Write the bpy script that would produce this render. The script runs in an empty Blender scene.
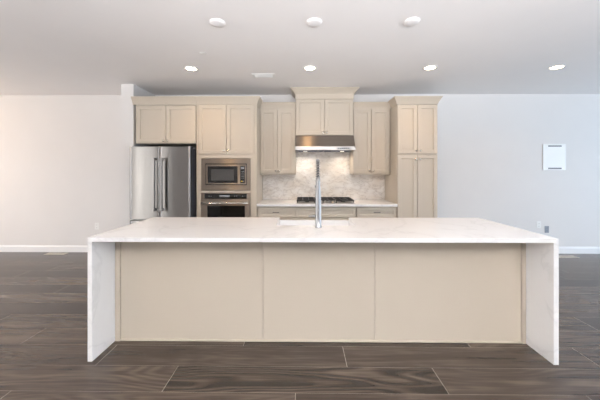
import bpy, bmesh, math, random
from mathutils import Vector, Matrix
random.seed(7)
sc = bpy.context.scene
COL = sc.collection
PI = math.pi

# ------------------------------------------------------------------ camera
cam_d = bpy.data.cameras.new('camera'); cam = bpy.data.objects.new('camera', cam_d); COL.objects.link(cam)
cam_d.sensor_fit = 'HORIZONTAL'; cam_d.sensor_width = 36.0; cam_d.lens = 16.8
cam_d.shift_x = 0.0; cam_d.shift_y = -29.0 / 600.0
cam_d.clip_start = 0.02
cam.location = (0, 0, 1.408); cam.rotation_euler = (PI / 2, 0, math.radians(0.6))
sc.camera = cam

# ------------------------------------------------------------------ world, exposure
w = bpy.data.worlds.new('world'); sc.world = w; w.use_nodes = True
wn = w.node_tree.nodes; wl = w.node_tree.links
sky = wn.new('ShaderNodeTexSky'); sky.sky_type = 'HOSEK_WILKIE'; sky.turbidity = 4.0; sky.sun_direction = (0.2, -0.4, 0.9)
bg = wn['Background']; bg.inputs[1].default_value = 0.9
wl.new(sky.outputs[0], bg.inputs[0])
sc.view_settings.view_transform = 'Standard'; sc.view_settings.look = 'None'
sc.view_settings.gamma = 1.0; sc.view_settings.use_curve_mapping = False
sc.view_settings.exposure = 0.0

# ------------------------------------------------------------------ daylight at unseen side windows, and fill lights added behind the camera
def area(name, loc, rot, sx, sy, power, col, spread=180):
    d = bpy.data.lights.new(name, 'AREA'); d.shape = 'RECTANGLE'; d.size = sx; d.size_y = sy
    d.energy = power; d.color = col; d.spread = math.radians(spread)
    o = bpy.data.objects.new(name, d); COL.objects.link(o); o.location = loc; o.rotation_euler = rot
    return o
XL, XR, YB, YF, H = -7.5, 7.5, 4.83, -2.8, 2.723
area('daylight_left', (XL + 0.06, 1.2, 1.30), (0, -PI / 2 - 0.15, 0), 2.1, 4.2, 125, (0.90, 0.94, 1.0))
area('daylight_right', (XR - 0.06, 1.2, 1.30), (0, PI / 2 + 0.15, 0), 2.1, 4.2, 205, (0.64, 0.81, 1.0))
area('ceiling_bounce_fill', (0.6, YF + 0.25, 1.5), (PI / 2 + math.radians(58), 0, 0), 4.4, 1.6, 560, (0.97, 0.97, 1.0), 115)  # added fill, tilted up to brighten the ceiling like a bounced flash
area('fridge_band_light', (-6.55, YF + 0.06, 1.22), (PI / 2 + math.radians(6), 0, 0), 0.45, 2.3, 42, (1.0, 0.97, 0.93))  # strip lights added behind to put bright vertical bands on the refrigerator
area('fridge_band_light', (-5.80, YF + 0.06, 1.22), (PI / 2 + math.radians(6), 0, 0), 0.35, 2.3, 22, (1.0, 0.97, 0.93))

# ------------------------------------------------------------------ materials
def srgb(c):
    return tuple(((v / 255) / 12.92 if v / 255 <= 0.04045 else ((v / 255 + 0.055) / 1.055) ** 2.4) for v in c) + (1,)

def base_mat(name, col, rough=0.5, metal=0.0, spec=0.5):
    m = bpy.data.materials.new(name); m.use_nodes = True
    b = m.node_tree.nodes['Principled BSDF']
    b.inputs['Base Color'].default_value = srgb(col)
    b.inputs['Roughness'].default_value = rough; b.inputs['Metallic'].default_value = metal
    b.inputs['Specular IOR Level'].default_value = spec
    return m, m.node_tree.nodes, m.node_tree.links, b

def noisy(name, c1, c2, rough=0.5, scale=6.0, metal=0.0, stretch=(1, 1, 1), bump=0.0, spec=0.5, detail=3):
    m, n, l, b = base_mat(name, c1, rough, metal, spec)
    tc = n.new('ShaderNodeTexCoord'); mp = n.new('ShaderNodeMapping'); mp.inputs['Scale'].default_value = stretch
    nz = n.new('ShaderNodeTexNoise'); nz.inputs['Scale'].default_value = scale; nz.inputs['Detail'].default_value = detail
    l.new(tc.outputs['Object'], mp.inputs[0]); l.new(mp.outputs[0], nz.inputs['Vector'])
    mx = n.new('ShaderNodeMix'); mx.data_type = 'RGBA'
    mx.inputs[6].default_value = srgb(c1); mx.inputs[7].default_value = srgb(c2)
    l.new(nz.outputs['Fac'], mx.inputs[0]); l.new(mx.outputs[2], b.inputs['Base Color'])
    if bump:
        bp = n.new('ShaderNodeBump'); bp.inputs['Strength'].default_value = bump; bp.inputs['Distance'].default_value = 0.01
        l.new(nz.outputs['Fac'], bp.inputs['Height']); l.new(bp.outputs[0], b.inputs['Normal'])
    return m

M = {}
M['wall'] = noisy('wall_paint', (226, 224, 222), (230, 228, 226), 0.75, 3, spec=0.2)
M['ceiling'] = noisy('ceiling_paint', (244, 242, 241), (247, 245, 244), 0.85, 3, spec=0.15)
M['trim'] = noisy('trim_paint', (238, 238, 238), (242, 242, 242), 0.4, 4)
M['cab'] = noisy('cabinet_paint', (196, 185, 169), (200, 189, 173), 0.38, 2.5, spec=0.4)
M['cab_in'] = noisy('cabinet_recess', (120, 110, 98), (126, 116, 104), 0.6, 3)
M['steel'] = noisy('brushed_steel', (160, 156, 152), (174, 171, 168), 0.32, 18, metal=1.0, stretch=(1, 1, 24))
M['steel_h'] = noisy('brushed_steel_horizontal', (158, 146, 134), (176, 165, 153), 0.38, 18, metal=1.0, stretch=(1, 1, 24))
M['steel_v'] = noisy('brushed_steel_vertical', (146, 144, 142), (160, 158, 156), 0.30, 18, metal=1.0, stretch=(24, 1, 1))
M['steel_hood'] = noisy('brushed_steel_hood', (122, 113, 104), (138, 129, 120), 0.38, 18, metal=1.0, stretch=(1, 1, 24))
for k in ('steel_h', 'steel_v', 'steel_hood'):
    b = M[k].node_tree.nodes['Principled BSDF']; b.inputs['Anisotropic'].default_value = 1.0
    tg = M[k].node_tree.nodes.new('ShaderNodeCombineXYZ'); tg.inputs[2].default_value = 1.0
    M[k].node_tree.links.new(tg.outputs[0], b.inputs['Tangent'])
M['chrome'] = noisy('chrome', (158, 158, 158), (172, 172, 172), 0.32, 8, metal=1.0)
M['nickel'] = noisy('nickel', (206, 200, 190), (220, 214, 205), 0.2, 20, metal=1.0)
M['pull'] = noisy('dark_nickel', (118, 112, 106), (132, 126, 120), 0.3, 20, metal=1.0)
M['case'] = noisy('dark_case', (112, 116, 128), (118, 122, 134), 0.4, 10, metal=0.3)
M['black'] = noisy('black_plastic', (18, 18, 19), (24, 24, 25), 0.3, 10)
M['glass_dark'] = noisy('dark_glass', (12, 13, 14), (16, 17, 18), 0.06, 5)
M['mesh_glass'] = noisy('screened_glass', (62, 61, 60), (70, 69, 68), 0.15, 30)
M['iron'] = noisy('cast_iron', (26, 25, 25), (40, 38, 37), 0.55, 60)
M['porcelain'] = noisy('porcelain', (246, 246, 246), (250, 250, 250), 0.12, 4)
M['white'] = noisy('white_plastic', (236, 236, 234), (241, 241, 239), 0.35, 6)
M['bone'] = noisy('register_enamel', (190, 184, 172), (200, 194, 182), 0.4, 10)
M['slot'] = noisy('dark_slot', (86, 90, 98), (94, 98, 106), 0.6, 10)
M['grey'] = noisy('grey_plastic', (140, 146, 156), (148, 154, 164), 0.5, 10)
M['yellow'] = noisy('yellow_button', (226, 190, 40), (232, 198, 50), 0.4, 10)
M['display'] = noisy('display_print', (120, 124, 128), (140, 144, 148), 0.4, 40)

def quartz():
    m, n, l, b = base_mat('quartz', (232, 228, 224), 0.16, 0, 0.5)
    tc = n.new('ShaderNodeTexCoord')
    nz = n.new('ShaderNodeTexNoise'); nz.inputs['Scale'].default_value = 1.7; nz.inputs['Detail'].default_value = 8
    nz.inputs['Distortion'].default_value = 0.8; l.new(tc.outputs['Object'], nz.inputs['Vector'])
    s = n.new('ShaderNodeMath'); s.operation = 'SUBTRACT'; s.inputs[1].default_value = 0.5; l.new(nz.outputs['Fac'], s.inputs[0])
    a = n.new('ShaderNodeMath'); a.operation = 'ABSOLUTE'; l.new(s.outputs[0], a.inputs[0])
    r = n.new('ShaderNodeValToRGB'); l.new(a.outputs[0], r.inputs[0])
    r.color_ramp.elements[0].position = 0.0; r.color_ramp.elements[0].color = srgb((236, 235, 234))
    r.color_ramp.elements[1].position = 0.022; r.color_ramp.elements[1].color = srgb((244, 243, 242))
    e = r.color_ramp.elements.new(0.3); e.color = srgb((248, 247, 246))
    l.new(r.outputs[0], b.inputs['Base Color'])
    return m
def marble():
    m, n, l, b = base_mat('marble', (235, 228, 220), 0.16, 0, 0.5)
    tc = n.new('ShaderNodeTexCoord'); mp = n.new('ShaderNodeMapping')
    mp.inputs['Rotation'].default_value = (0, math.radians(38), 0); mp.inputs['Scale'].default_value = (1, 1, 2.0)
    l.new(tc.outputs['Object'], mp.inputs[0])
    nz = n.new('ShaderNodeTexNoise'); nz.inputs['Scale'].default_value = 5.0; nz.inputs['Detail'].default_value = 9
    nz.inputs['Distortion'].default_value = 0.25; nz.inputs['Roughness'].default_value = 0.6; l.new(mp.outputs[0], nz.inputs['Vector'])
    s = n.new('ShaderNodeMath'); s.operation = 'SUBTRACT'; s.inputs[1].default_value = 0.5; l.new(nz.outputs['Fac'], s.inputs[0])
    a = n.new('ShaderNodeMath'); a.operation = 'ABSOLUTE'; l.new(s.outputs[0], a.inputs[0])
    r = n.new('ShaderNodeValToRGB'); l.new(a.outputs[0], r.inputs[0])
    r.color_ramp.elements[0].position = 0.0; r.color_ramp.elements[0].color = srgb((214, 207, 200))
    r.color_ramp.elements[1].position = 0.02; r.color_ramp.elements[1].color = srgb((238, 233, 227))
    e = r.color_ramp.elements.new(0.10); e.color = srgb((247, 243, 238))
    n2 = n.new('ShaderNodeTexNoise'); n2.inputs['Scale'].default_value = 2.0; n2.inputs['Detail'].default_value = 4; l.new(mp.outputs[0], n2.inputs['Vector'])
    r2 = n.new('ShaderNodeValToRGB'); l.new(n2.outputs['Fac'], r2.inputs[0])
    r2.color_ramp.elements[0].position = 0.35; r2.color_ramp.elements[0].color = srgb((240, 234, 227))
    r2.color_ramp.elements[1].position = 0.6; r2.color_ramp.elements[1].color = (1, 1, 1, 1)
    mx = n.new('ShaderNodeMix'); mx.data_type = 'RGBA'; mx.blend_type = 'MULTIPLY'; mx.inputs[0].default_value = 1.0
    l.new(r.outputs[0], mx.inputs[6]); l.new(r2.outputs[0], mx.inputs[7]); l.new(mx.outputs[2], b.inputs['Base Color'])
    return m
M['quartz'] = quartz(); M['marble'] = marble()

def floor_mat():
    m, n, l, b = base_mat('wood_plank', (96, 84, 75), 0.26, 0, 0.5)
    at = n.new('ShaderNodeAttribute'); at.attribute_name = 'plank'
    sp = n.new('ShaderNodeSeparateColor'); l.new(at.outputs['Color'], sp.inputs[0])
    tc = n.new('ShaderNodeTexCoord')
    off = n.new('ShaderNodeCombineXYZ')
    mu = n.new('ShaderNodeMath'); mu.operation = 'MULTIPLY'; mu.inputs[1].default_value = 37.0; l.new(sp.outputs[1], mu.inputs[0])
    l.new(mu.outputs[0], off.inputs[0]); l.new(mu.outputs[0], off.inputs[2])
    ad = n.new('ShaderNodeVectorMath'); ad.operation = 'ADD'; l.new(tc.outputs['Object'], ad.inputs[0]); l.new(off.outputs[0], ad.inputs[1])
    def mapped(s):
        mp = n.new('ShaderNodeMapping'); mp.inputs['Scale'].default_value = s; l.new(ad.outputs[0], mp.inputs[0]); return mp.outputs[0]
    # fine fibre
    f = n.new('ShaderNodeTexNoise'); f.inputs['Scale'].default_value = 1; f.inputs['Detail'].default_value = 6; f.inputs['Roughness'].default_value = 0.62
    l.new(mapped((2.6, 75, 1)), f.inputs['Vector'])
    # broad streaks
    g = n.new('ShaderNodeTexNoise'); g.inputs['Scale'].default_value = 1; g.inputs['Detail'].default_value = 6; g.inputs['Roughness'].default_value = 0.6; g.inputs['Distortion'].default_value = 0.2
    l.new(mapped((1.1, 16, 1)), g.inputs['Vector'])
    # cathedral rings: contour lines of a stretched noise
    c = n.new('ShaderNodeTexNoise'); c.inputs['Scale'].default_value = 1; c.inputs['Detail'].default_value = 2.0; c.inputs['Roughness'].default_value = 0.35
    l.new(mapped((0.75, 4.2, 1)), c.inputs['Vector'])
    c1 = n.new('ShaderNodeMath'); c1.operation = 'MULTIPLY'; c1.inputs[1].default_value = 95; l.new(c.outputs['Fac'], c1.inputs[0])
    c2 = n.new('ShaderNodeMath'); c2.operation = 'SINE'; l.new(c1.outputs[0], c2.inputs[0])
    c3 = n.new('ShaderNodeMath'); c3.operation = 'MULTIPLY'; l.new(c2.outputs[0], c3.inputs[0]); l.new(sp.outputs[2], c3.inputs[1])
    s1 = n.new('ShaderNodeMath'); s1.operation = 'MULTIPLY_ADD'; s1.inputs[1].default_value = 0.26; l.new(c3.outputs[0], s1.inputs[0]); l.new(g.outputs['Fac'], s1.inputs[2])
    s2 = n.new('ShaderNodeMath'); s2.operation = 'MULTIPLY_ADD'; s2.inputs[1].default_value = 0.55; l.new(f.outputs['Fac'], s2.inputs[0]); l.new(s1.outputs[0], s2.inputs[2])
    s3 = n.new('ShaderNodeMath'); s3.operation = 'MULTIPLY_ADD'; s3.inputs[1].default_value = 0.42; l.new(sp.outputs[0], s3.inputs[0]); l.new(s2.outputs[0], s3.inputs[2])
    mr = n.new('ShaderNodeMapRange'); mr.inputs[1].default_value = 0.66; mr.inputs[2].default_value = 1.34; l.new(s3.outputs[0], mr.inputs[0])
    r = n.new('ShaderNodeValToRGB'); l.new(mr.outputs[0], r.inputs[0])
    r.color_ramp.elements[0].position = 0.0; r.color_ramp.elements[0].color = srgb((44, 36, 31))
    r.color_ramp.elements[1].position = 1.0; r.color_ramp.elements[1].color = srgb((104, 91, 80))
    e = r.color_ramp.elements.new(0.5); e.color = srgb((69, 58, 50))
    l.new(r.outputs[0], b.inputs['Base Color'])
    bp = n.new('ShaderNodeBump'); bp.inputs['Strength'].default_value = 0.12; bp.inputs['Distance'].default_value = 0.003
    l.new(f.outputs['Fac'], bp.inputs['Height']); l.new(bp.outputs[0], b.inputs['Normal'])
    return m
M['floor'] = floor_mat()
M['seam'] = noisy('plank_edge', (168, 156, 144), (178, 166, 154), 0.6, 10)

def glass_pane():
    m = bpy.data.materials.new('window_glass'); m.use_nodes = True
    n = m.node_tree.nodes; l = m.node_tree.links; n.remove(n['Principled BSDF'])
    t = n.new('ShaderNodeBsdfTransparent'); g = n.new('ShaderNodeBsdfGlossy'); g.inputs['Roughness'].default_value = 0.02
    fr = n.new('ShaderNodeFresnel'); mx = n.new('ShaderNodeMixShader')
    l.new(fr.outputs[0], mx.inputs[0]); l.new(t.outputs[0], mx.inputs[1]); l.new(g.outputs[0], mx.inputs[2])
    l.new(mx.outputs[0], n['Material Output'].inputs[0]); return m
M['glass'] = glass_pane()
def emit(name, col, s):
    m = bpy.data.materials.new(name); m.use_nodes = True
    b = m.node_tree.nodes['Principled BSDF']
    b.inputs['Base Color'].default_value = (0.9, 0.9, 0.9, 1)
    b.inputs['Emission Color'].default_value = col; b.inputs['Emission Strength'].default_value = s
    return m
M['hood_fill'] = emit('hood_fill_lens', (1.0, 0.84, 0.66, 1), 3.0)
M['globe'] = emit('globe_glass', (1.0, 0.64, 0.36, 1), 42.0)
M['lamp'] = emit('lamp_lens', (1.0, 0.80, 0.52, 1), 22.0)

# ------------------------------------------------------------------ building helpers
def worldloc(p):
    v = Vector((0, 0, 0))
    while p: v += p.location; p = p.parent
    return v

class MB:
    def __init__(self): self.bm = bmesh.new()
    def box(self, x0, x1, y0, y1, z0, z1, bevel=0.0, seg=2, mi=0):
        vs = [self.bm.verts.new(c) for c in [(x0, y0, z0), (x1, y0, z0), (x1, y1, z0), (x0, y1, z0), (x0, y0, z1), (x1, y0, z1), (x1, y1, z1), (x0, y1, z1)]]
        fs = [self.bm.faces.new([vs[i] for i in q]) for q in [(0, 3, 2, 1), (4, 5, 6, 7), (0, 1, 5, 4), (1, 2, 6, 5), (2, 3, 7, 6), (3, 0, 4, 7)]]
        for f in fs: f.material_index = mi
        if bevel:
            es = list({e for f in fs for e in f.edges})
            bmesh.ops.bevel(self.bm, geom=es, offset=bevel, segments=seg, affect='EDGES', profile=0.5)
        return self
    def prism(self, pts, a, b, axis='z', mi=0, bevel=0):
        """closed outline pts (2-D) extruded from a to b along axis; pts are (x,y), (y,z) for x, (x,z) for y"""
        def P(p, t): return {'z': (p[0], p[1], t), 'x': (t, p[0], p[1]), 'y': (p[0], t, p[1])}[axis]
        lo = [self.bm.verts.new(P(p, a)) for p in pts]; hi = [self.bm.verts.new(P(p, b)) for p in pts]
        fs = [self.bm.faces.new(lo[::-1]), self.bm.faces.new(hi)]
        for i in range(len(pts)):
            j = (i + 1) % len(pts); fs.append(self.bm.faces.new((lo[i], lo[j], hi[j], hi[i])))
        bmesh.ops.recalc_face_normals(self.bm, faces=fs)
        for f in fs: f.material_index = mi
        if bevel:
            bmesh.ops.bevel(self.bm, geom=list({e for f in fs for e in f.edges}), offset=bevel, segments=2, affect='EDGES')
        return self
    def lathe(self, prof, c, axis='z', seg=32, mi=0):
        """prof = [(radius, along)] turned round the axis through c"""
        def P(r, t, an):
            u, v = r * math.cos(an), r * math.sin(an)
            return {'z': (c[0] + u, c[1] + v, c[2] + t), 'y': (c[0] + u, c[1] + t, c[2] + v), 'x': (c[0] + t, c[1] + u, c[2] + v)}[axis]
        rings = []
        for r, t in prof:
            if r < 1e-6: rings.append([self.bm.verts.new(P(0, t, 0))])
            else: rings.append([self.bm.verts.new(P(r, t, 2 * PI * k / seg)) for k in range(seg)])
        fs = []
        for A, B in zip(rings, rings[1:]):
            for k in range(seg):
                q = (k + 1) % seg
                if len(A) == 1 and len(B) == 1: continue
                if len(A) == 1: fs.append(self.bm.faces.new((A[0], B[q], B[k])))
                elif len(B) == 1: fs.append(self.bm.faces.new((A[k], A[q], B[0])))
                else: fs.append(self.bm.faces.new((A[k], A[q], B[q], B[k])))
        for R in (rings[0], rings[-1]):
            if len(R) > 1:
                fs.append(self.bm.faces.new(R))
        bmesh.ops.recalc_face_normals(self.bm, faces=fs)
        for f in fs: f.material_index = mi; f.smooth = True
        return self
    def tube(self, path, r, seg=12, mi=0):
        path = [Vector(p) for p in path]; rs = r if isinstance(r, (list, tuple)) else [r] * len(path)
        rings = []; up = None
        for i, p in enumerate(path):
            t = (path[min(i + 1, len(path) - 1)] - path[max(i - 1, 0)]).normalized()
            if up is None:
                up = Vector((1, 0, 0)) if abs(t.x) < 0.9 else Vector((0, 0, 1))
            up = (up - t * up.dot(t)).normalized(); s = t.cross(up)
            rings.append([self.bm.verts.new(p + (up * math.cos(2 * PI * k / seg) + s * math.sin(2 * PI * k / seg)) * rs[i]) for k in range(seg)])
        fs = []
        for A, B in zip(rings, rings[1:]):
            for k in range(seg):
                q = (k + 1) % seg; fs.append(self.bm.faces.new((A[k], A[q], B[q], B[k])))
        fs.append(self.bm.faces.new(rings[0])); fs.append(self.bm.faces.new(rings[-1]))
        bmesh.ops.recalc_face_normals(self.bm, faces=fs)
        for f in fs: f.material_index = mi; f.smooth = True
        return self
    def build(self, name, mats, parent=None, origin=None):
        if not isinstance(mats, (list, tuple)): mats = [mats]
        o0 = worldloc(parent) if parent else Vector((0, 0, 0))
        if origin is None:
            xs = [v.co.copy() for v in self.bm.verts]
            c = Vector(((min(v.x for v in xs) + max(v.x for v in xs)) / 2, (min(v.y for v in xs) + max(v.y for v in xs)) / 2, min(v.z for v in xs)))
        else: c = Vector(origin)
        for v in self.bm.verts: v.co -= c
        me = bpy.data.meshes.new(name); self.bm.to_mesh(me); self.bm.free()
        for k in mats: me.materials.append(M[k])
        o = bpy.data.objects.new(name, me); COL.objects.link(o)
        o.location = c - o0
        if parent: o.parent = parent
        return o

def tag(o, label=None, cat=None, group=None, kind=None):
    if label: o['label'] = label
    if cat: o['category'] = cat
    if group: o['group'] = group
    if kind: o['kind'] = kind
    return o
def thing(name, loc, label, cat, group=None):
    o = bpy.data.objects.new(name, None); COL.objects.link(o); o.location = loc; o.empty_display_size = 0.1
    return tag(o, label, cat, group)
def struct(mb, name, mat, origin=None):
    return tag(mb.build(name, mat, origin=origin), kind='structure')
def copy_tree(o, parent=None):
    c = o.copy(); COL.objects.link(c)
    if parent: c.parent = parent
    for ch in list(o.children): copy_tree(ch, c)
    return c

# ================================================================== the room
# floor: staggered planks over an underlay that shows as a fine pale line at the joints
mb = MB(); bm = mb.bm
lay = bm.loops.layers.float_color.new('plank')
mb.box(XL - 0.15, XR + 0.15, YF - 0.15, YB + 0.15, -0.12, -0.0012, mi=1)
PW, PL = 0.2375, 1.822
known = {-1: -0.047, 0: -0.90, 1: 0.318, 2: -0.48}
rng = random.Random(11)
n0 = int(math.floor((YF - 1.775) / PW)); n1 = int(math.ceil((YB - 1.775) / PW))
for nrow in range(n0, n1 + 1):
    ya, yb = max(1.775 + nrow * PW, YF), min(1.775 + (nrow + 1) * PW, YB)
    if yb - ya < 0.01: continue
    off = known.get(nrow, rng.uniform(0, PL))
    k = math.floor((XL - off) / PL)
    x = off + k * PL
    while x < XR:
        xa, xb = max(x, XL), min(x + PL, XR)
        if xb - xa > 0.01:
            tone, sh, cath = rng.random(), rng.random(), rng.choice([0.05, 0.15, 0.25, 0.4])
            if nrow == 0 and abs(x + 0.90) < 0.05: tone, sh, cath = 0.22, 0.37, 1.0
            if nrow == -1: tone = 0.72 if x < -0.5 else 0.62
            if nrow == 0 and x < -1.5: tone = 0.62
            if nrow == 0 and 0.5 < x < 1.5: tone = 0.66
            if nrow == 1: tone = 0.55 if x < 0 else 0.6
            g = 0.0006
            vs = [bm.verts.new(p) for p in [(xa + 0.0013, ya + g, 0), (xb - 0.0013, ya + g, 0), (xb - 0.0013, yb - g, 0), (xa + 0.0013, yb - g, 0)]]
            f = bm.faces.new(vs)
            for lp in f.loops: lp[lay] = (tone, sh, cath, 1)
        x += PL
struct(mb, 'floor', ['floor', 'seam'], origin=(0, 0, 0))
struct(MB().box(XL - 0.15, XR + 0.15, YF - 0.15, YB + 0.15, H, H + 0.15), 'ceiling', 'ceiling')
struct(MB().box(XL - 0.15, XR + 0.15, YB, YB + 0.15, 0, H), 'wall_back', 'wall')
struct(MB().box(-2.75, -2.562, 4.205, YB, 0, H), 'wall_refrigerator_side', 'wall')

def wall_with_openings(name, fixed, a0, a1, axis, openings):
    """wall slab between fixed[0]..fixed[1] on one axis, spanning a0..a1 on the other, with (b0,b1,z0,z1) holes"""
    mb = MB(); cur = a0
    def bx(u0, u1, z0, z1):
        if axis == 'y': mb.box(fixed[0], fixed[1], u0, u1, z0, z1)
        else: mb.box(u0, u1, fixed[0], fixed[1], z0, z1)
    for (b0, b1, z0, z1) in openings:
        bx(cur, b0, 0, H)
        if z0 > 0: bx(b0, b1, 0, z0)
        bx(b0, b1, z1, H); cur = b1
    bx(cur, a1, 0, H)
    struct(mb, name, 'wall')
def window(name, fixed, b0, b1, z0, z1, axis, nm):
    mb = MB(); fw = 0.05
    def bx(m, u0, u1, f0, f1, za, zb):
        if axis == 'y': m.box(f0, f1, u0, u1, za, zb)
        else: m.box(u0, u1, f0, f1, za, zb)
    f0, f1 = fixed
    bx(mb, b0, b1, f0, f1, z0, z0 + fw); bx(mb, b0, b1, f0, f1, z1 - fw, z1)
    for k in range(nm + 1):
        u = b0 + (b1 - b0 - fw) * k / nm
        bx(mb, u, u + fw, f0, f1, z0 + fw, z1 - fw)
    fr = struct(mb, name, 'trim')
    for k in range(nm):
        u = b0 + (b1 - b0 - fw) * k / nm + fw; v = b0 + (b1 - b0 - fw) * (k + 1) / nm
        g = MB(); c = (f0 + f1) / 2
        bx(g, u, v, c - 0.004, c + 0.004, z0 + fw, z1 - fw)
        g.build('pane', 'glass', fr)
wall_with_openings('wall_left', (XL - 0.15, XL), YF, YB, 'y', [(-0.9, 3.3, 0.20, 2.35)])
wall_with_openings('wall_right', (XR, XR + 0.15), YF, YB, 'y', [(-0.9, 3.3, 0.20, 2.35)])
wall_with_openings('wall_behind', (YF - 0.15, YF), XL - 0.15, XR + 0.15, 'x', [(-6.9, -5.1, 0.02, 2.42), (-2.0, 2.6, 0.35, 2.35)])
window('window_1', (XL - 0.11, XL - 0.04), -0.9, 3.3, 0.20, 2.35, 'y', 4)  # these windows are unseen, added as sources of daylight
window('window_2', (XR + 0.04, XR + 0.11), -0.9, 3.3, 0.20, 2.35, 'y', 4)
window('window_3', (YF - 0.11, YF - 0.04), -6.9, -5.1, 0.02, 2.42, 'x', 2)
window('window_4', (YF - 0.11, YF - 0.04), -2.0, 2.6, 0.35, 2.35, 'x', 4)
def baseboard(name, x0, x1):
    pts = [(YB, 0), (YB - 0.015, 0), (YB - 0.015, 0.09), (YB - 0.009, 0.10), (YB - 0.006, 0.112), (YB, 0.114)]
    struct(MB().prism(pts, x0, x1, 'x'), name, 'trim')
baseboard('baseboard_left', XL, -2.75); baseboard('baseboard_right', 2.005, XR)
struct(MB().box(-2.762, -2.75, 4.193, YB - 0.016, 0, 0.11).box(-2.762, -2.562, 4.193, 4.205, 0, 0.11), 'baseboard_partition', 'trim')

# ================================================================== cabinetry
def shaker(x0, x1, z0, z1, yf, rail=0.055, th=0.029, rec=0.013, back=False):
    """a framed door or drawer front whose face is at y=yf (towards -y, or +y when back)"""
    mb = MB(); bm = mb.bm; s = -1 if not back else 1
    def ring(i, d): return [bm.verts.new((x, yf - s * d, z)) for x, z in [(x0 + i, z0 + i), (x1 - i, z0 + i), (x1 - i, z1 - i), (x0 + i, z1 - i)]]
    R = [ring(0, th), ring(0, 0.0015), ring(0.0015, 0), ring(rail, 0), ring(rail + 0.0015, rec * 0.85), ring(rail + 0.009, rec)]
    fs = [bm.faces.new(R[0])]
    for A, B in zip(R, R[1:]):
        for k in range(4): fs.append(bm.faces.new((A[k], A[(k + 1) % 4], B[(k + 1) % 4], B[k])))
    fs.append(bm.faces.new(R[-1]))
    bmesh.ops.recalc_face_normals(bm, faces=fs)
    return mb
def knob(x, z, yf, parent):
    p = [(0.0055, 0), (0.0055, -0.012), (0.009, -0.015), (0.0145, -0.019), (0.0155, -0.024), (0.013, -0.029), (0.006, -0.031), (0, -0.0315)]
    MB().lathe(p, (x, yf, z), 'y', 20).build('knob', 'nickel', parent)
def pull(x, z, yf, parent, L=0.10):
    mb = MB().box(x - L / 2, x + L / 2, yf - 0.034, yf - 0.023, z - 0.006, z + 0.006, 0.003)
    for s in (-1, 1): mb.box(x + s * L * 0.38 - 0.005, x + s * L * 0.38 + 0.005, yf - 0.024, yf, z - 0.005, z + 0.005)
    mb.build('pull', 'pull', parent)
def door_pair(root, x0, x1, z0, z1, yf, kz, gap=0.0065):
    xm = (x0 + x1) / 2
    a = shaker(x0, xm - gap / 2, z0, z1, yf).build('door', 'cab', root)
    b = shaker(xm + gap / 2, x1, z0, z1, yf).build('door', 'cab', root)
    knob(xm - 0.030, kz, yf, a); knob(xm + 0.030, kz, yf, b)

def crown(path, prof, name, parent):
    """profile [(outward, z)] swept along an open plan path with mitred corners; outward is to the right of travel"""
    P = [Vector(p) for p in path]; mb = MB(); bm = mb.bm
    def nrm(a, b): d = (b - a).normalized(); return Vector((d.y, -d.x))
    offs = []
    for i in range(len(P)):
        if i == 0: offs.append(nrm(P[0], P[1]))
        elif i == len(P) - 1: offs.append(nrm(P[-2], P[-1]))
        else:
            a, b = nrm(P[i - 1], P[i]), nrm(P[i], P[i + 1]); m = (a + b).normalized(); offs.append(m / m.dot(a))
    rings = [[bm.verts.new((p.x + o.x * u, p.y + o.y * u, z)) for u, z in prof] for p, o in zip(P, offs)]
    fs = []; n = len(prof)
    for A, B in zip(rings, rings[1:]):
        for k in range(n): fs.append(bm.faces.new((A[k], A[(k + 1) % n], B[(k + 1) % n], B[k])))
    fs.append(bm.faces.new(rings[0])); fs.append(bm.faces.new(rings[-1]))
    bmesh.ops.recalc_face_normals(bm, faces=fs)
    return mb.build(name, 'cab', parent)
def crown_prof(zb, zt, out, depth=0.03):
    h = zt - zb
    pts = [(0.0, zb), (0.006, zb), (0.008, zb + 0.012)]
    for k in range(1, 6):
        t = k / 6; pts.append((0.008 + (out - 0.014) * (t ** 1.25), zb + 0.012 + (h - 0.03) * t))
    pts += [(out - 0.004, zt - 0.016), (out, zt - 0.014), (out, zt), (-0.012, zt), (-0.012, zb)]
    return pts

# cabinet over the refrigerator -------------------------------------
TF = 4.18      # face of the tall units' doors
c = thing('upper_cabinet', (-2.07, 4.5, 1.82), 'beige two-door wall cabinet above the steel refrigerator', 'cabinet')
MB().box(-2.526, -1.598, TF + 0.030, YB - 0.002, 1.822, 2.402, 0.001).build('body', 'cab', c)
door_pair(c, -2.505, -1.607, 1.832, 2.392, TF, 1.862)
crown([(-2.560, TF + 0.012), (-1.597, TF + 0.012)], crown_prof(2.403, 2.517, 0.055), 'crown_molding', c)
# oven tower ---------------------------------------------------------
c = thing('oven_cabinet', (-1.14, 4.5, 0), 'tall beige cabinet tower holding the microwave and wall oven', 'cabinet')
mb = MB()
X0, X1 = -1.596, -0.692
mb.box(X0, X0 + 0.02, TF + 0.030, YB - 0.002, 0, 2.402).box(X1 - 0.02, X1, TF + 0.030, YB - 0.002, 0, 2.402)
mb.box(X0 + 0.02, X1 - 0.02, YB - 0.02, YB - 0.002, 0, 2.402)
mb.box(X0 + 0.02, X1 - 0.02, TF + 0.030, YB - 0.02, 1.60, 2.402)                      # upper section
mb.box(X0 + 0.02, X1 - 0.02, TF + 0.030, YB - 0.02, 1.083, 1.111)                    # shelf between the appliances
mb.box(X0 + 0.02, X1 - 0.02, TF + 0.030, YB - 0.02, 0, 0.36)
for a, b in ((X0 + 0.02, -1.524), (-0.784, X1 - 0.02)):
    mb.box(a, b, TF + 0.021, TF + 0.041, 0.36, 1.083).box(a, b, TF + 0.021, TF + 0.041, 1.111, 1.60)
mb.build('body', 'cab', c)
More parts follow.
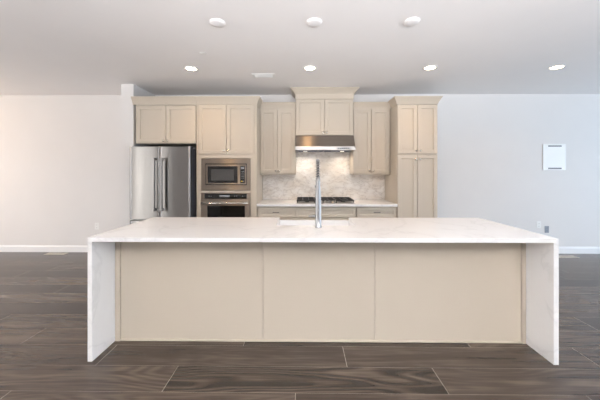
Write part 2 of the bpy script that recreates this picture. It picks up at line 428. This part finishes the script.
MB().box(X0, X0 + 0.026, TF + 0.004, TF + 0.0205, 0.0, 2.402, 0.001).box(X1 - 0.036, X1, TF + 0.004, TF + 0.0205, 0.0, 2.402, 0.001)\
    .box(X0 + 0.026, X1 - 0.036, TF + 0.004, TF + 0.0205, 1.600, 1.655)\
    .box(X0 + 0.026, -1.5245, TF + 0.004, TF + 0.0205, 0.36, 1.600).box(-0.7835, X1 - 0.036, TF + 0.004, TF + 0.0205, 0.36, 1.600).box(-1.5245, -0.7835, TF + 0.004, TF + 0.0205, 1.0825, 1.1125).build('face_frame', 'cab', c)
door_pair(c, -1.566, -0.732, 1.664, 2.398, TF, 1.712)
d = shaker(-1.566, -0.732, 0.11, 0.35, TF).build('drawer', 'cab', c); pull(-1.15, 0.23, TF, d, 0.14)
crown([(-1.594, TF + 0.012), (X1, TF + 0.012), (X1, 4.445)], crown_prof(2.403, 2.517, 0.055), 'crown_molding', c)
# upper cabinets ------------------------------------------------------
UF = 4.48
def upper(x0, x1, label, d0, d1):
    c = thing('upper_cabinet', ((x0 + x1) / 2, 4.65, 1.362), label, 'cabinet')
    MB().box(x0, x1, UF + 0.030, YB - 0.002, 1.362, 2.402, 0.001).build('body', 'cab', c)
    door_pair(c, d0, d1, 1.370, 2.394, UF, 1.412)
    MB().box(x0, x1, UF + 0.004, UF + 0.020, 2.396, 2.405).build('top_rail', 'cab', c)
    crown([(x0, UF + 0.012), (x1, UF + 0.012)], crown_prof(2.405, 2.505, 0.045), 'crown_molding', c)
    MB().box(x0, x1, UF + 0.031, UF + 0.049, 1.344, 1.3615).build('light_rail', 'cab', c)
upper(-0.690, -0.116, 'beige two-door wall cabinet between the oven tower and the range hood', -0.684, -0.124)
upper(0.802, 1.403, 'beige two-door wall cabinet between the range hood and the pantry', 0.810, 1.372)
# hood cabinet --------------------------------------------------------
HF = 4.44
c = thing('upper_cabinet', (0.343, 4.6, 1.97), 'beige two-door cabinet above the steel hood, raised to the ceiling', 'cabinet')
MB().box(-0.114, 0.800, HF + 0.030, YB - 0.002, 1.970, 2.70, 0.001).build('body', 'cab', c)
door_pair(c, -0.108, 0.794, 1.976, 2.545, HF, 2.018)
MB().box(-0.118, 0.804, HF + 0.001, HF + 0.0205, 2.550, 2.618, 0.002).build('frieze', 'cab', c)
crown([(-0.114, YB - 0.002), (-0.114, HF + 0.010), (0.800, HF + 0.010), (0.800, YB - 0.002)], crown_prof(2.612, 2.719, 0.078), 'crown_molding', c)
# pantry --------------------------------------------------------------
c = thing('pantry_cabinet', (1.703, 4.5, 0), 'tall beige four-door pantry cabinet at the right end of the run', 'cabinet')
MB().box(1.405, 2.003, TF + 0.030, YB - 0.002, 0.10, 2.402, 0.001).box(1.405, 2.003, TF + 0.08, YB - 0.002, 0, 0.10).build('body', 'cab', c)
door_pair(c, 1.411, 1.998, 1.664, 2.396, TF, 1.712)
door_pair(c, 1.411, 1.998, 0.11, 1.652, TF, 1.582)
crown([(1.405, 4.445), (1.405, TF + 0.012), (2.003, TF + 0.012), (2.003, YB - 0.002)], crown_prof(2.403, 2.512, 0.055), 'crown_molding', c)
# base cabinets -------------------------------------------------------
BF = 4.20
def base(x0, x1, label, mid=False):
    c = thing('base_cabinet', ((x0 + x1) / 2, 4.5, 0), label, 'cabinet')
    MB().box(x0, x1, BF + 0.030, YB - 0.002, 0.10, 0.878, 0.001).box(x0, x1, BF + 0.08, YB - 0.002, 0, 0.10).build('body', 'cab', c)
    if mid:
        shaker(x0 + 0.006, x1 - 0.006, 0.712, 0.864, BF, 0.04).build('false_front', 'cab', c)
        door_pair(c, x0 + 0.006, x1 - 0.006, 0.11, 0.700, BF, 0.655)
    else:
        d = shaker(x0 + 0.006, x1 - 0.006, 0.712, 0.864, BF, 0.04).build('drawer', 'cab', c); pull((x0 + x1) / 2, 0.79, BF, d)
        for za, zb in ((0.41, 0.700), (0.11, 0.398)):
            d = shaker(x0 + 0.006, x1 - 0.006, za, zb, BF, 0.05).build('drawer', 'cab', c); pull((x0 + x1) / 2, (za + zb) / 2, BF, d)
base(-0.690, -0.117, 'beige base cabinet with drawers between oven tower and cooktop')
base(-0.115, 0.801, 'beige base cabinet under the gas cooktop', True)
base(0.803, 1.403, 'beige base cabinet with drawers between cooktop and pantry')
tag(MB().box(-0.690, 1.403, 4.165, YB - 0.016, 0.879, 0.915, 0.003).build('countertop', 'quartz'),
    'white quartz countertop along the back wall under the cooktop', 'countertop')
pts = [(-0.690, 0.9155), (1.403, 0.9155), (1.403, 1.361), (0.8015, 1.361), (0.8015, 1.969), (-0.1155, 1.969), (-0.1155, 1.361), (-0.690, 1.361)]
tag(MB().prism(pts, YB - 0.014, YB - 0.002, 'y').build('backsplash', 'marble'),
    'veined marble backsplash on the wall between counter and wall cabinets', 'backsplash')

# ================================================================== refrigerator
def fridge_door(x0, x1, z0, z1, yf, th, bow):
    """door slab with a slightly bowed front and rounded vertical edges"""
    mb = MB(); pts = [(x0, yf + th), (x0, yf + 0.012 + bow)]
    n = 14
    for k in range(n + 1):
        t = k / n; x = x0 + 0.006 + (x1 - x0 - 0.012) * t
        pts.append((x, yf + bow * (2 * t - 1) ** 2))
    pts += [(x1, yf + 0.012 + bow), (x1, yf + th)]
    mb.prism(pts, z0, z1, 'z')
    for f in mb.bm.faces:
        if abs(f.normal.z) < 0.5 and f.normal.y < -0.3: f.smooth = True
    for e in mb.bm.edges:
        if not all(f.smooth for f in e.link_faces): e.smooth = False
    return mb
def bar_handle(pts_axis, x, y, a, b, parent, horizontal=False):
    mb = MB()
    if not horizontal:
        mb.box(x - 0.018, x + 0.018, y - 0.016, y + 0.012, a, b, 0.008, 3)
    else:
        mb.box(a, b, y - 0.014, y + 0.010, x - 0.014, x + 0.014, 0.008, 3)
    h = mb.build('handle', 'steel_v' if not horizontal else 'steel_h', parent)
    return h
c = thing('refrigerator', (-2.092, 4.45, 0), 'stainless french-door refrigerator beside the partition wall', 'refrigerator')
MB().box(-2.530, -1.650, 4.158, 4.80, 0.03, 1.745, 0.004).build('case', 'case', c)
for (a, b, hx) in ((-2.540, -2.096, -2.145), (-2.090, -1.646, -2.035)):
    d = fridge_door(a, b, 0.700, 1.764, 4.070, 0.078, 0.002).build('door', 'steel_v', c)
    h = bar_handle(None, hx, 4.000, 0.83, 1.60, d)
    for z in (0.850, 1.580):
        MB().box(hx - 0.012, hx + 0.012, 4.011, 4.075, z - 0.018, z + 0.018, 0.004).build('bracket', 'chrome', h)
d = fridge_door(-2.540, -1.646, 0.075, 0.682, 4.070, 0.078, 0.002).build('freezer_drawer', 'steel_v', c)
h = bar_handle(None, 0.60, 4.000, -2.46, -1.73, d, True)
for x in (-2.43, -1.76): MB().box(x - 0.018, x + 0.018, 4.009, 4.076, 0.588, 0.612, 0.004).build('bracket', 'chrome', h)
MB().box(-2.52, -1.66, 4.10, 4.158, 0.0, 0.068, 0.003).build('kick_grille', 'black', c)
for x in (-2.50, -1.69): MB().box(x - 0.03, x + 0.03, 4.12, 4.24, 1.7455, 1.775, 0.006).build('hinge_cover', 'case', c)

# ================================================================== microwave and oven
c = thing('microwave', (-1.154, 4.4, 1.113), 'built-in stainless microwave in the cabinet tower above the oven', 'microwave')
XA, XB, ZA, ZB = -1.523, -0.785, 1.115, 1.594
yk = TF - 0.006
MB().box(-1.505, -0.803, TF + 0.030, 4.68, 1.122, 1.585).build('case', 'case', c)
ix0, ix1, iz0, iz1 = -1.464, -0.838, 1.196, 1.520
mb = MB()
mb.box(XA, XB, yk, TF + 0.026, ZA, iz0, 0.002).box(XA, XB, yk, TF + 0.026, iz1, ZB, 0.002)
mb.box(XA, ix0, yk, TF + 0.026, iz0, iz1, 0.002).box(ix1, XB, yk, TF + 0.026, iz0, iz1, 0.002)
mb.build('trim_kit', 'steel_h', c)
MB().box(ix0, ix1, TF + 0.012, TF + 0.029, iz0, iz1).build('surround', 'black', c)
d = MB()
ya = TF - 0.010; dx0, dx1, dz0, dz1 = ix0 + 0.012, ix1 - 0.012, iz0 + 0.014, iz1 - 0.014
wx0, wx1, wz0, wz1 = -1.425, -0.976, 1.228, 1.478
d.box(dx0, dx1, ya, TF + 0.0115, dz0, wz0, 0.001).box(dx0, dx1, ya, TF + 0.0115, wz1, dz1, 0.001).box(dx0, wx0, ya, TF + 0.0115, wz0, wz1).box(wx1, dx1, ya, TF + 0.0115, wz0, wz1)
dr = d.build('door', 'steel_h', c)
MB().box(wx0, wx1, ya + 0.002, TF + 0.010, wz0, wz1).build('window_frame', 'glass_dark', dr)
MB().box(wx0 + 0.05, wx1 - 0.055, ya + 0.0005, ya + 0.0019, wz0 + 0.035, wz1 - 0.045).build('window', 'mesh_glass', dr)
p = MB().box(-0.935, -0.868, ya - 0.004, ya - 0.0001, 1.226, 1.484, 0.001).build('control_panel', 'glass_dark', c)
MB().box(-0.926, -0.877, ya - 0.0052, ya - 0.0041, 1.436, 1.466).build('display', 'display', p)
for r_ in range(5):
    for k in range(3):
        MB().box(-0.925 + k * 0.018, -0.914 + k * 0.018, ya - 0.0052, ya - 0.0041, 1.398 - r_ * 0.026, 1.404 - r_ * 0.026).build('button', 'display', p)
MB().box(-0.924, -0.902, ya - 0.0052, ya - 0.0041, 1.248, 1.262).build('start_button', 'yellow', p)
MB().box(-0.898, -0.879, ya - 0.0052, ya - 0.0041, 1.248, 1.262).build('button', 'display', p)

c = thing('oven', (-1.154, 4.4, 0.362), 'built-in stainless wall oven in the tower below the microwave', 'oven')
MB().box(-1.505, -0.803, TF + 0.030, 4.72, 0.37, 1.075).build('case', 'case', c)
MB().box(XA, XB, TF - 0.004, TF + 0.026, 0.364, 1.080, 0.002).build('frame', 'steel_h', c)
p = MB().box(-1.470, -0.838, TF - 0.012, TF - 0.0045, 0.994, 1.070, 0.001).build('control_panel', 'glass_dark', c)
MB().box(-1.245, -1.095, TF - 0.0132, TF - 0.0121, 1.018, 1.048).build('display', 'display', p)
for x in (-1.40, -1.37, -1.02, -0.99, -0.90): MB().box(x - 0.008, x + 0.008, TF - 0.0132, TF - 0.0121, 1.028, 1.036).build('button', 'display', p)
dr = MB().box(-1.517, -0.791, TF - 0.030, TF - 0.0045, 0.380, 0.982, 0.003).build('door', 'steel_h', c)
MB().box(-1.422, -0.862, TF - 0.033, TF - 0.0305, 0.470, 0.892).build('window', 'glass_dark', dr)
h = MB().tube([(-1.500, TF - 0.078, 0.935), (-0.808, TF - 0.078, 0.935)], 0.013, 16).build('handle', 'nickel', dr)
for x in (-1.47, -0.838): MB().box(x - 0.014, x + 0.014, TF - 0.078, TF - 0.030, 0.924, 0.946, 0.004).build('bracket', 'steel', h)

# ================================================================== range hood
c = thing('range_hood', (0.343, 4.55, 1.73), 'stainless under-cabinet range hood above the gas cooktop', 'range hood')
hx0, hx1 = -0.115, 0.801
pts = [(YB - 0.014, 1.745), (YB - 0.014, 1.968), (4.425, 1.968), (4.303, 1.790), (4.303, 1.745)]
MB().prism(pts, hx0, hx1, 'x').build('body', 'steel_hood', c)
MB().box(hx0 - 0.002, hx1 + 0.002, 4.295, 4.330, 1.728, 1.786, 0.004).box(hx0 - 0.002, hx0 + 0.03, 4.330, 4.80, 1.728, 1.7445).box(hx1 - 0.03, hx1 + 0.002, 4.330, 4.80, 1.728, 1.7445)\
    .build('lip', 'steel', c)
for k, (a, b) in enumerate(((hx0 + 0.035, 0.338), (0.348, hx1 - 0.035))):
    f = MB(); f.box(a, b, 4.345, 4.78, 1.734, 1.7445)
    for j in range(12): f.box(a + 0.012, b - 0.012, 4.36 + j * 0.034, 4.372 + j * 0.034, 1.730, 1.7339)
    f = f.build('filter', 'case', c)
for x in (0.235, 0.452):
    MB().lathe([(0.012, 0), (0.012, -0.012), (0.020, -0.016), (0.022, -0.026), (0.016, -0.032), (0, -0.034)], (x, 4.352, 1.7338), 'z', 18).build('latch_knob', 'chrome', c)
p = MB().box(0.52, 0.73, 4.2925, 4.2949, 1.744, 1.768).build('control_strip', 'display', c)
for k in range(6): MB().box(0.535 + 0.03 * k, 0.553 + 0.03 * k, 4.2905, 4.2924, 1.750, 1.762).build('button', 'black', p)
for x in (0.04, 0.645):
    MB().lathe([(0.030, 0), (0.030, -0.003), (0.022, -0.0045), (0, -0.0045)], (x, 4.60, 1.7299), 'z', 20).build('lamp', 'hood_fill', c)  # glowing lens and spot added under the hood to brighten the backsplash
    d = bpy.data.lights.new('hood_fill', 'SPOT'); d.energy = 6.0; d.color = (1.0, 0.88, 0.74); d.spot_size = math.radians(165); d.spot_blend = 0.8; d.shadow_soft_size = 0.03
    o = bpy.data.objects.new('hood_fill', d); COL.objects.link(o); o.location = Vector((x, 4.60, 1.715)) - c.location; o.parent = c

# ================================================================== cooktop
c = thing('gas_cooktop', (0.343, 4.5, 0.915), 'stainless gas cooktop with black cast iron grates under the hood', 'cooktop')
MB().box(-0.105, 0.790, 4.245, 4.765, 0.9152, 0.924, 0.003).build('tray', 'steel', c)
for i, (bx_, by_, br) in enumerate([(0.06, 4.40, 0.035), (0.06, 4.63, 0.045), (0.343, 4.56, 0.06), (0.63, 4.40, 0.035), (0.63, 4.63, 0.045)]):
    b_ = MB().lathe([(br, 0), (br, 0.014), (br * 0.8, 0.016), (br * 0.8, 0.024), (0, 0.026)], (bx_, by_, 0.9241), 'z', 24).build('burner', 'iron', c)
for (a, b) in ((-0.095, 0.185), (0.193, 0.493), (0.501, 0.781)):
    mb = MB(); zt = 0.968; t = 0.011; ya, yb = (4.335 if a > 0.15 and a < 0.3 else 4.262), 4.755
    for y in (ya, yb - t): mb.box(a, b, y, y + t, zt - 0.020, zt, 0.002)
    for x in (a, b - t): mb.box(x, x + t, ya + t, yb - t, zt - 0.020, zt, 0.002)
    for x in (a + (b - a) / 3 - t / 2, a + 2 * (b - a) / 3 - t / 2): mb.box(x, x + t, ya + t, yb - t, zt - 0.016, zt - 0.001)
    for y in (ya + (yb - ya) / 4, ya + (yb - ya) / 2, ya + 3 * (yb - ya) / 4): mb.box(a + t, b - t, y - t / 2, y + t / 2, zt - 0.016, zt - 0.0005)
    for x in (a + 0.002, b - 0.018):
        for y in (ya + 0.002, yb - 0.018): mb.box(x, x + 0.016, y, y + 0.016, 0.9242, zt - 0.018)
    mb.build('grate', 'iron', c)
for k in range(5):
    x = 0.223 + 0.06 * k
    MB().lathe([(0.020, 0), (0.020, 0.004), (0.016, 0.006), (0.015, 0.028), (0.013, 0.031), (0, 0.031)], (x, 4.290, 0.9242), 'z', 20).build('knob', 'chrome', c)

# ================================================================== island
IF_ = 2.31
c = thing('kitchen_island', (0.13, 2.6, 0), 'long beige island cabinet with panelled front under white waterfall counter', 'island')
mb = MB()
mb.box(-1.553, -0.262, IF_ + 0.022, 2.925, 0.0, 0.884).box(0.500, 1.816, IF_ + 0.022, 2.925, 0.0, 0.884)
mb.box(-0.262, 0.500, IF_ + 0.022, 2.50, 0.0, 0.884).box(-0.262, 0.500, 2.50, 2.925, 0.0, 0.62)
mb.build('body', 'cab', c)
for a, b in ((-1.513, -0.3315), (-0.3285, 0.5915), (0.5945, 1.785)):
    MB().box(a, b, IF_ + 0.002, IF_ + 0.0215, 0.0, 0.884, 0.0008).build('panel', 'cab', c)
for a, b in ((-1.553, -1.515), (1.787, 1.816)):
    MB().box(a, b, IF_ - 0.012, IF_ + 0.0215, 0.0, 0.884, 0.002).build('stile', 'cab', c)
MB().box(-1.5145, 1.7865, IF_ - 0.008, IF_ + 0.0035, 0.0, 0.015, 0.004).build('shoe_molding', 'cab', c)
for (a, b) in ((-1.545, -0.91), (-0.90, -0.27), (0.50, 1.15), (1.16, 1.81)):
    shaker(a, b, 0.10, 0.872, 2.945, back=True).build('door', 'cab', c)
shaker(-0.255, 0.112, 0.10, 0.610, 2.945, back=True).build('door', 'cab', c); shaker(0.118, 0.485, 0.10, 0.610, 2.945, back=True).build('door', 'cab', c)

c = thing('waterfall_countertop', (0.13, 2.5, 0), 'long white quartz waterfall countertop over the island', 'countertop')
pts = [(-1.590, 2.050), (1.856, 2.050), (1.856, 2.965), (0.485, 2.965), (0.485, 2.530), (-0.245, 2.530), (-0.245, 2.965), (-1.590, 2.965)]
MB().prism(pts, 0.885, 0.916, 'z', bevel=0.0015).build('top_slab', 'quartz', c)
MB().box(-1.590, -1.556, 2.050, 2.965, 0.0, 0.8849, 0.0015).build('end_panel', 'quartz', c)
MB().box(1.819, 1.856, 2.050, 2.965, 0.0, 0.8849, 0.0015).build('end_panel', 'quartz', c)

# farmhouse sink
c = thing('farmhouse_sink', (0.115, 2.76, 0.63), 'white porcelain farmhouse sink set into the island counter', 'sink')
mb = MB(); sx0, sx1, sy0, sy1, sz0, sz1 = -0.257, 0.497, 2.515, 2.985, 0.640, 0.8845; t = 0.012
def ring(x0, x1, y0, y1, z): return [mb.bm.verts.new(p) for p in [(x0, y0, z), (x1, y0, z), (x1, y1, z), (x0, y1, z)]]
R = [ring(sx0, sx1, sy0, sy1, sz0), ring(sx0, sx1, sy0, sy1, sz1), ring(sx0 + t, sx1 - t, sy0 + t, sy1 - t, sz1), ring(sx0 + t + 0.004, sx1 - t - 0.004, sy0 + t + 0.004, sy1 - t - 0.004, sz0 + 0.03)]
fs = [mb.bm.faces.new(R[0])]
for A, B in zip(R, R[1:]):
    for k in range(4): fs.append(mb.bm.faces.new((A[k], A[(k + 1) % 4], B[(k + 1) % 4], B[k])))
fs.append(mb.bm.faces.new(R[-1])); bmesh.ops.recalc_face_normals(mb.bm, faces=fs)
bmesh.ops.bevel(mb.bm, geom=list(mb.bm.edges), offset=0.003, segments=2, affect='EDGES')
mb.build('basin', 'porcelain', c)
MB().lathe([(0.045, 0), (0.045, 0.003), (0.036, 0.004), (0.030, 0.001), (0, 0.001)], (0.115, 2.75, 0.6702), 'z', 24).build('drain', 'chrome', c)

# faucet
fx, fy, fz = 0.134, 2.445, 0.9162
c = thing('spring_faucet', (fx, fy, fz), 'tall chrome spring-neck faucet standing on the island before the sink', 'faucet')
MB().lathe([(0.031, 0), (0.031, 0.006), (0.0265, 0.012), (0.0255, 0.10), (0.0255, 0.20), (0.0235, 0.215), (0.0225, 0.27), (0.017, 0.34), (0.0135, 0.405), (0.0135, 0.44), (0, 0.441)], (fx, fy, fz), 'z', 32).build('column', 'chrome', c)
path = []
zs = fz + 0.40; za = 1.418; R_ = 0.085
for k in range(6): path.append(Vector((fx, fy, zs + (za - zs) * k / 5)))
for k in range(1, 17):
    an = PI * k / 16; path.append(Vector((fx, fy + R_ - R_ * math.cos(an), za + R_ * math.sin(an))))
for k in range(1, 4): path.append(Vector((fx, fy + 2 * R_, za - 0.03 * k)))
hose = MB().tube(path, 0.0075, 12).build('hose', 'black', c)
# helix round the hose
L = [0.0]
for a, b in zip(path, path[1:]): L.append(L[-1] + (b - a).length)
def at(s):
    for i in range(len(path) - 1):
        if s <= L[i + 1] or i == len(path) - 2:
            u = (s - L[i]) / (L[i + 1] - L[i]); return path[i].lerp(path[i + 1], u), (path[i + 1] - path[i]).normalized()
pitch = 0.022; turns = L[-1] / pitch; hp = []
for k in range(int(turns * 12) + 1):
    s = L[-1] * k / (turns * 12); p_, t_ = at(min(s, L[-1] - 1e-5)); e1 = Vector((1, 0, 0)); e2 = t_.cross(e1)
    an = 2 * PI * k / 12; hp.append(p_ + (e1 * math.cos(an) + e2 * math.sin(an)) * 0.0125)
MB().tube(hp, 0.0042, 6).build('spring', 'chrome', c)
hy = fy + 2 * R_
hd = MB().lathe([(0.0, 0), (0.019, 0.001), (0.021, 0.02), (0.016, 0.06), (0.0145, 0.15), (0.017, 0.165), (0.012, 0.185), (0, 0.186)], (fx, hy, 1.150), 'z', 24).build('spray_head', 'chrome', c)
MB().lathe([(0.017, 0), (0.017, -0.004), (0, -0.004)], (fx, hy, 1.150), 'z', 20).build('nozzle', 'black', hd)
MB().tube([(fx, fy + 0.020, 1.235), (fx, fy + 0.08, 1.250), (fx, hy - 0.022, 1.265)], 0.0065, 12).lathe([(0.0235, 0), (0.0235, 0.022), (0.0185, 0.022), (0.0185, 0)], (fx, hy, 1.254), 'z', 24).build('support_arm', 'chrome', c)
MB().lathe([(0.012, 0), (0.012, -0.022), (0.0095, -0.026), (0.0085, -0.058), (0.006, -0.062), (0, -0.062)], (fx - 0.0235, fy, 1.014), 'x', 18).build('lever', 'chrome', c)

# ================================================================== ceiling and wall fittings
def recessed(x, y, power=9.0):
    c = thing('recessed_light', (x, y, H), None, 'ceiling light', 'round recessed lights in a row across the ceiling')
    MB().lathe([(0.086, 0), (0.086, -0.004), (0.080, -0.007), (0.066, -0.006), (0.064, 0.0)], (x, y, H - 0.0001), 'z', 40).build('trim_ring', 'white', c)
    MB().lathe([(0.0635, -0.0002), (0.0635, -0.0035), (0.058, -0.0052), (0, -0.0052)], (x, y, H), 'z', 40).build('lens', 'lamp', c)
    d = bpy.data.lights.new('downlight', 'SPOT'); d.energy = power; d.color = (1.0, 0.60, 0.26); d.spot_size = math.radians(150); d.spot_blend = 0.9; d.shadow_soft_size = 0.06
    o = bpy.data.objects.new('downlight', d); COL.objects.link(o); o.location = (0, 0, -0.03); o.parent = c
    return c
LP = 21.0
r0 = recessed(-1.436, 3.578, LP)
names = ['lit recessed ceiling light above the oven tower, leftmost of the row', 'lit recessed ceiling light in front of the range hood',
         'lit recessed ceiling light in front of the pantry', 'lit recessed ceiling light by the right wall, rightmost of the row']
for i, x in enumerate((-1.436, 0.090, 1.616, 3.212)):
    o = r0 if i == 0 else copy_tree(r0)
    o.location = (x, 3.578, H); tag(o, names[i])
r = MB().lathe([(0.068, 0), (0.068, -0.006), (0.062, -0.013), (0.046, -0.017), (0.03, -0.0185), (0, -0.019)], (0, 0, 0), 'z', 40).build('ceiling_cover_plate', 'ceiling', origin=(0, 0, 0))
lab = ['blank round white ceiling plate over the left half of the island', 'blank round white ceiling plate above the sink, middle of three',
       'blank round white ceiling plate over the right half of the island']
for i, x in enumerate((-0.755, 0.100, 0.956)):
    o = r if i == 0 else r.copy()
    if i: COL.objects.link(o)
    o.location = (x, 2.47, H - 0.0001); tag(o, lab[i], 'ceiling plate', 'round white plates on the ceiling above the island')
tag(MB().lathe([(0.036, 0), (0.036, -0.003), (0.032, -0.005), (0, -0.005)], (-1.114, 3.11, H - 0.0001), 'z', 32).build('sprinkler_cover', 'white'),
    'tiny flat white sprinkler cover on the ceiling near the leftmost light', 'sprinkler')
c = thing('ceiling_vent', (-0.54, 3.85, H), 'small white rectangular air vent in the ceiling', 'vent')
MB().box(-0.695, -0.385, 3.775, 3.795, H - 0.008, H - 0.0001, 0.002).box(-0.695, -0.385, 3.905, 3.925, H - 0.008, H - 0.0001, 0.002)\
    .box(-0.695, -0.665, 3.795, 3.905, H - 0.008, H - 0.0001).box(-0.415, -0.385, 3.795, 3.905, H - 0.008, H - 0.0001).build('frame', 'white', c)
MB().box(-0.665, -0.415, 3.795, 3.905, H - 0.002, H - 0.0003).build('duct', 'slot', c)
for k in range(5):
    y = 3.803 + 0.021 * k
    MB().prism([(y, H - 0.0025), (y + 0.003, H - 0.0025), (y + 0.015, H - 0.010), (y + 0.012, H - 0.010)], -0.665, -0.415, 'x').build('louver', 'white', c)
def register(x0, x1, y0, y1, label):
    c = thing('floor_register', ((x0 + x1) / 2, (y0 + y1) / 2, 0), label, 'vent', 'floor registers below the back wall')
    mb = MB(); w_ = 0.018; z = 0.005
    mb.box(x0, x1, y0, y0 + w_, 0.0003, z, 0.001).box(x0, x1, y1 - w_, y1, 0.0003, z, 0.001).box(x0, x0 + w_, y0 + w_, y1 - w_, 0.0003, z).box(x1 - w_, x1, y0 + w_, y1 - w_, 0.0003, z)
    mb.build('frame', 'bone', c)
    MB().box(x0 + w_, x1 - w_, y0 + w_, y1 - w_, 0.0003, 0.0012).build('duct', 'black', c)
    mb = MB(); n = 16
    for k in range(n):
        x = x0 + w_ + (x1 - x0 - 2 * w_) * (k + 0.5) / n; mb.box(x - 0.004, x + 0.004, y0 + w_, y1 - w_, 0.0013, z - 0.0005)
    mb.build('grille', 'bone', c)
register(-4.36, -4.02, 4.66, 4.77, 'slim floor register by the baseboard on the left')
register(4.14, 4.48, 4.58, 4.69, 'slim floor register by the baseboard on the right')
c = thing('access_panel', (4.285, YB, 1.42), 'white rectangular cover with two dark slots on the right wall', 'wall panel')
MB().box(4.092, 4.480, YB - 0.014, YB, 1.422, 1.868, 0.005).build('cover', 'white', c)
for z in (1.453, 1.833): MB().box(4.178, 4.405, YB - 0.0158, YB - 0.0141, z - 0.010, z + 0.010).build('slot', 'slot', c)
def outlet(x, z, label, name='power_outlet', dark=False):
    c = thing(name, (x, YB, z), label, 'outlet', 'outlets low on the back wall')
    MB().box(x - 0.036, x + 0.036, YB - 0.006, YB, z - 0.058, z + 0.058, 0.002).build('plate', 'grey' if dark else 'white', c)
    for s in (-1, 1):
        r_ = MB().box(x - 0.017, x + 0.017, YB - 0.0085, YB - 0.0061, z + s * 0.024 - 0.014, z + s * 0.024 + 0.014, 0.001).build('receptacle', 'grey' if dark else 'white', c)
        for q in (-0.006, 0.006): MB().box(x + q - 0.0012, x + q + 0.0012, YB - 0.0092, YB - 0.0086, z + s * 0.024 - 0.004, z + s * 0.024 + 0.006).build('slot', 'black', r_)
outlet(-3.58, 0.45, 'white outlet on the back wall left of the partition')
outlet(4.03, 0.49, 'white outlet on the right wall, nearer the pantry')
outlet(4.165, 0.41, 'grey outlet on the right wall above the floor register', dark=True)

# unseen lamps added to light the room's left end and the wall behind
c = thing('added_pendant_lamp', (-6.0, 3.0, 1.95), 'added globe pendant, out of view, warming the left end of the room', 'lamp')
MB().lathe([(0.0, -0.16)] + [(0.16 * math.sin(PI * k / 16), -0.16 * math.cos(PI * k / 16)) for k in range(1, 15)] + [(0.05, 0.153)], (-6.0, 3.0, 1.95), 'z', 32).build('globe', 'globe', c)
MB().lathe([(0.052, 0.150), (0.052, 0.20), (0.008, 0.21), (0.008, H - 1.95 - 0.03), (0.06, H - 1.95 - 0.02), (0.06, H - 1.95)], (-6.0, 3.0, 1.95), 'z', 24).build('stem', 'nickel', c)
for i, (x, y) in enumerate(((-4.6, 0.2), (-1.5, 0.2), (1.6, 0.2), (4.7, 0.2))):
    o = copy_tree(r0); o.location = (x, y - 1.2, H); tag(o, 'added recessed ceiling light in an unseen row behind the viewer', group='added recessed lights in an unseen row behind the viewer')
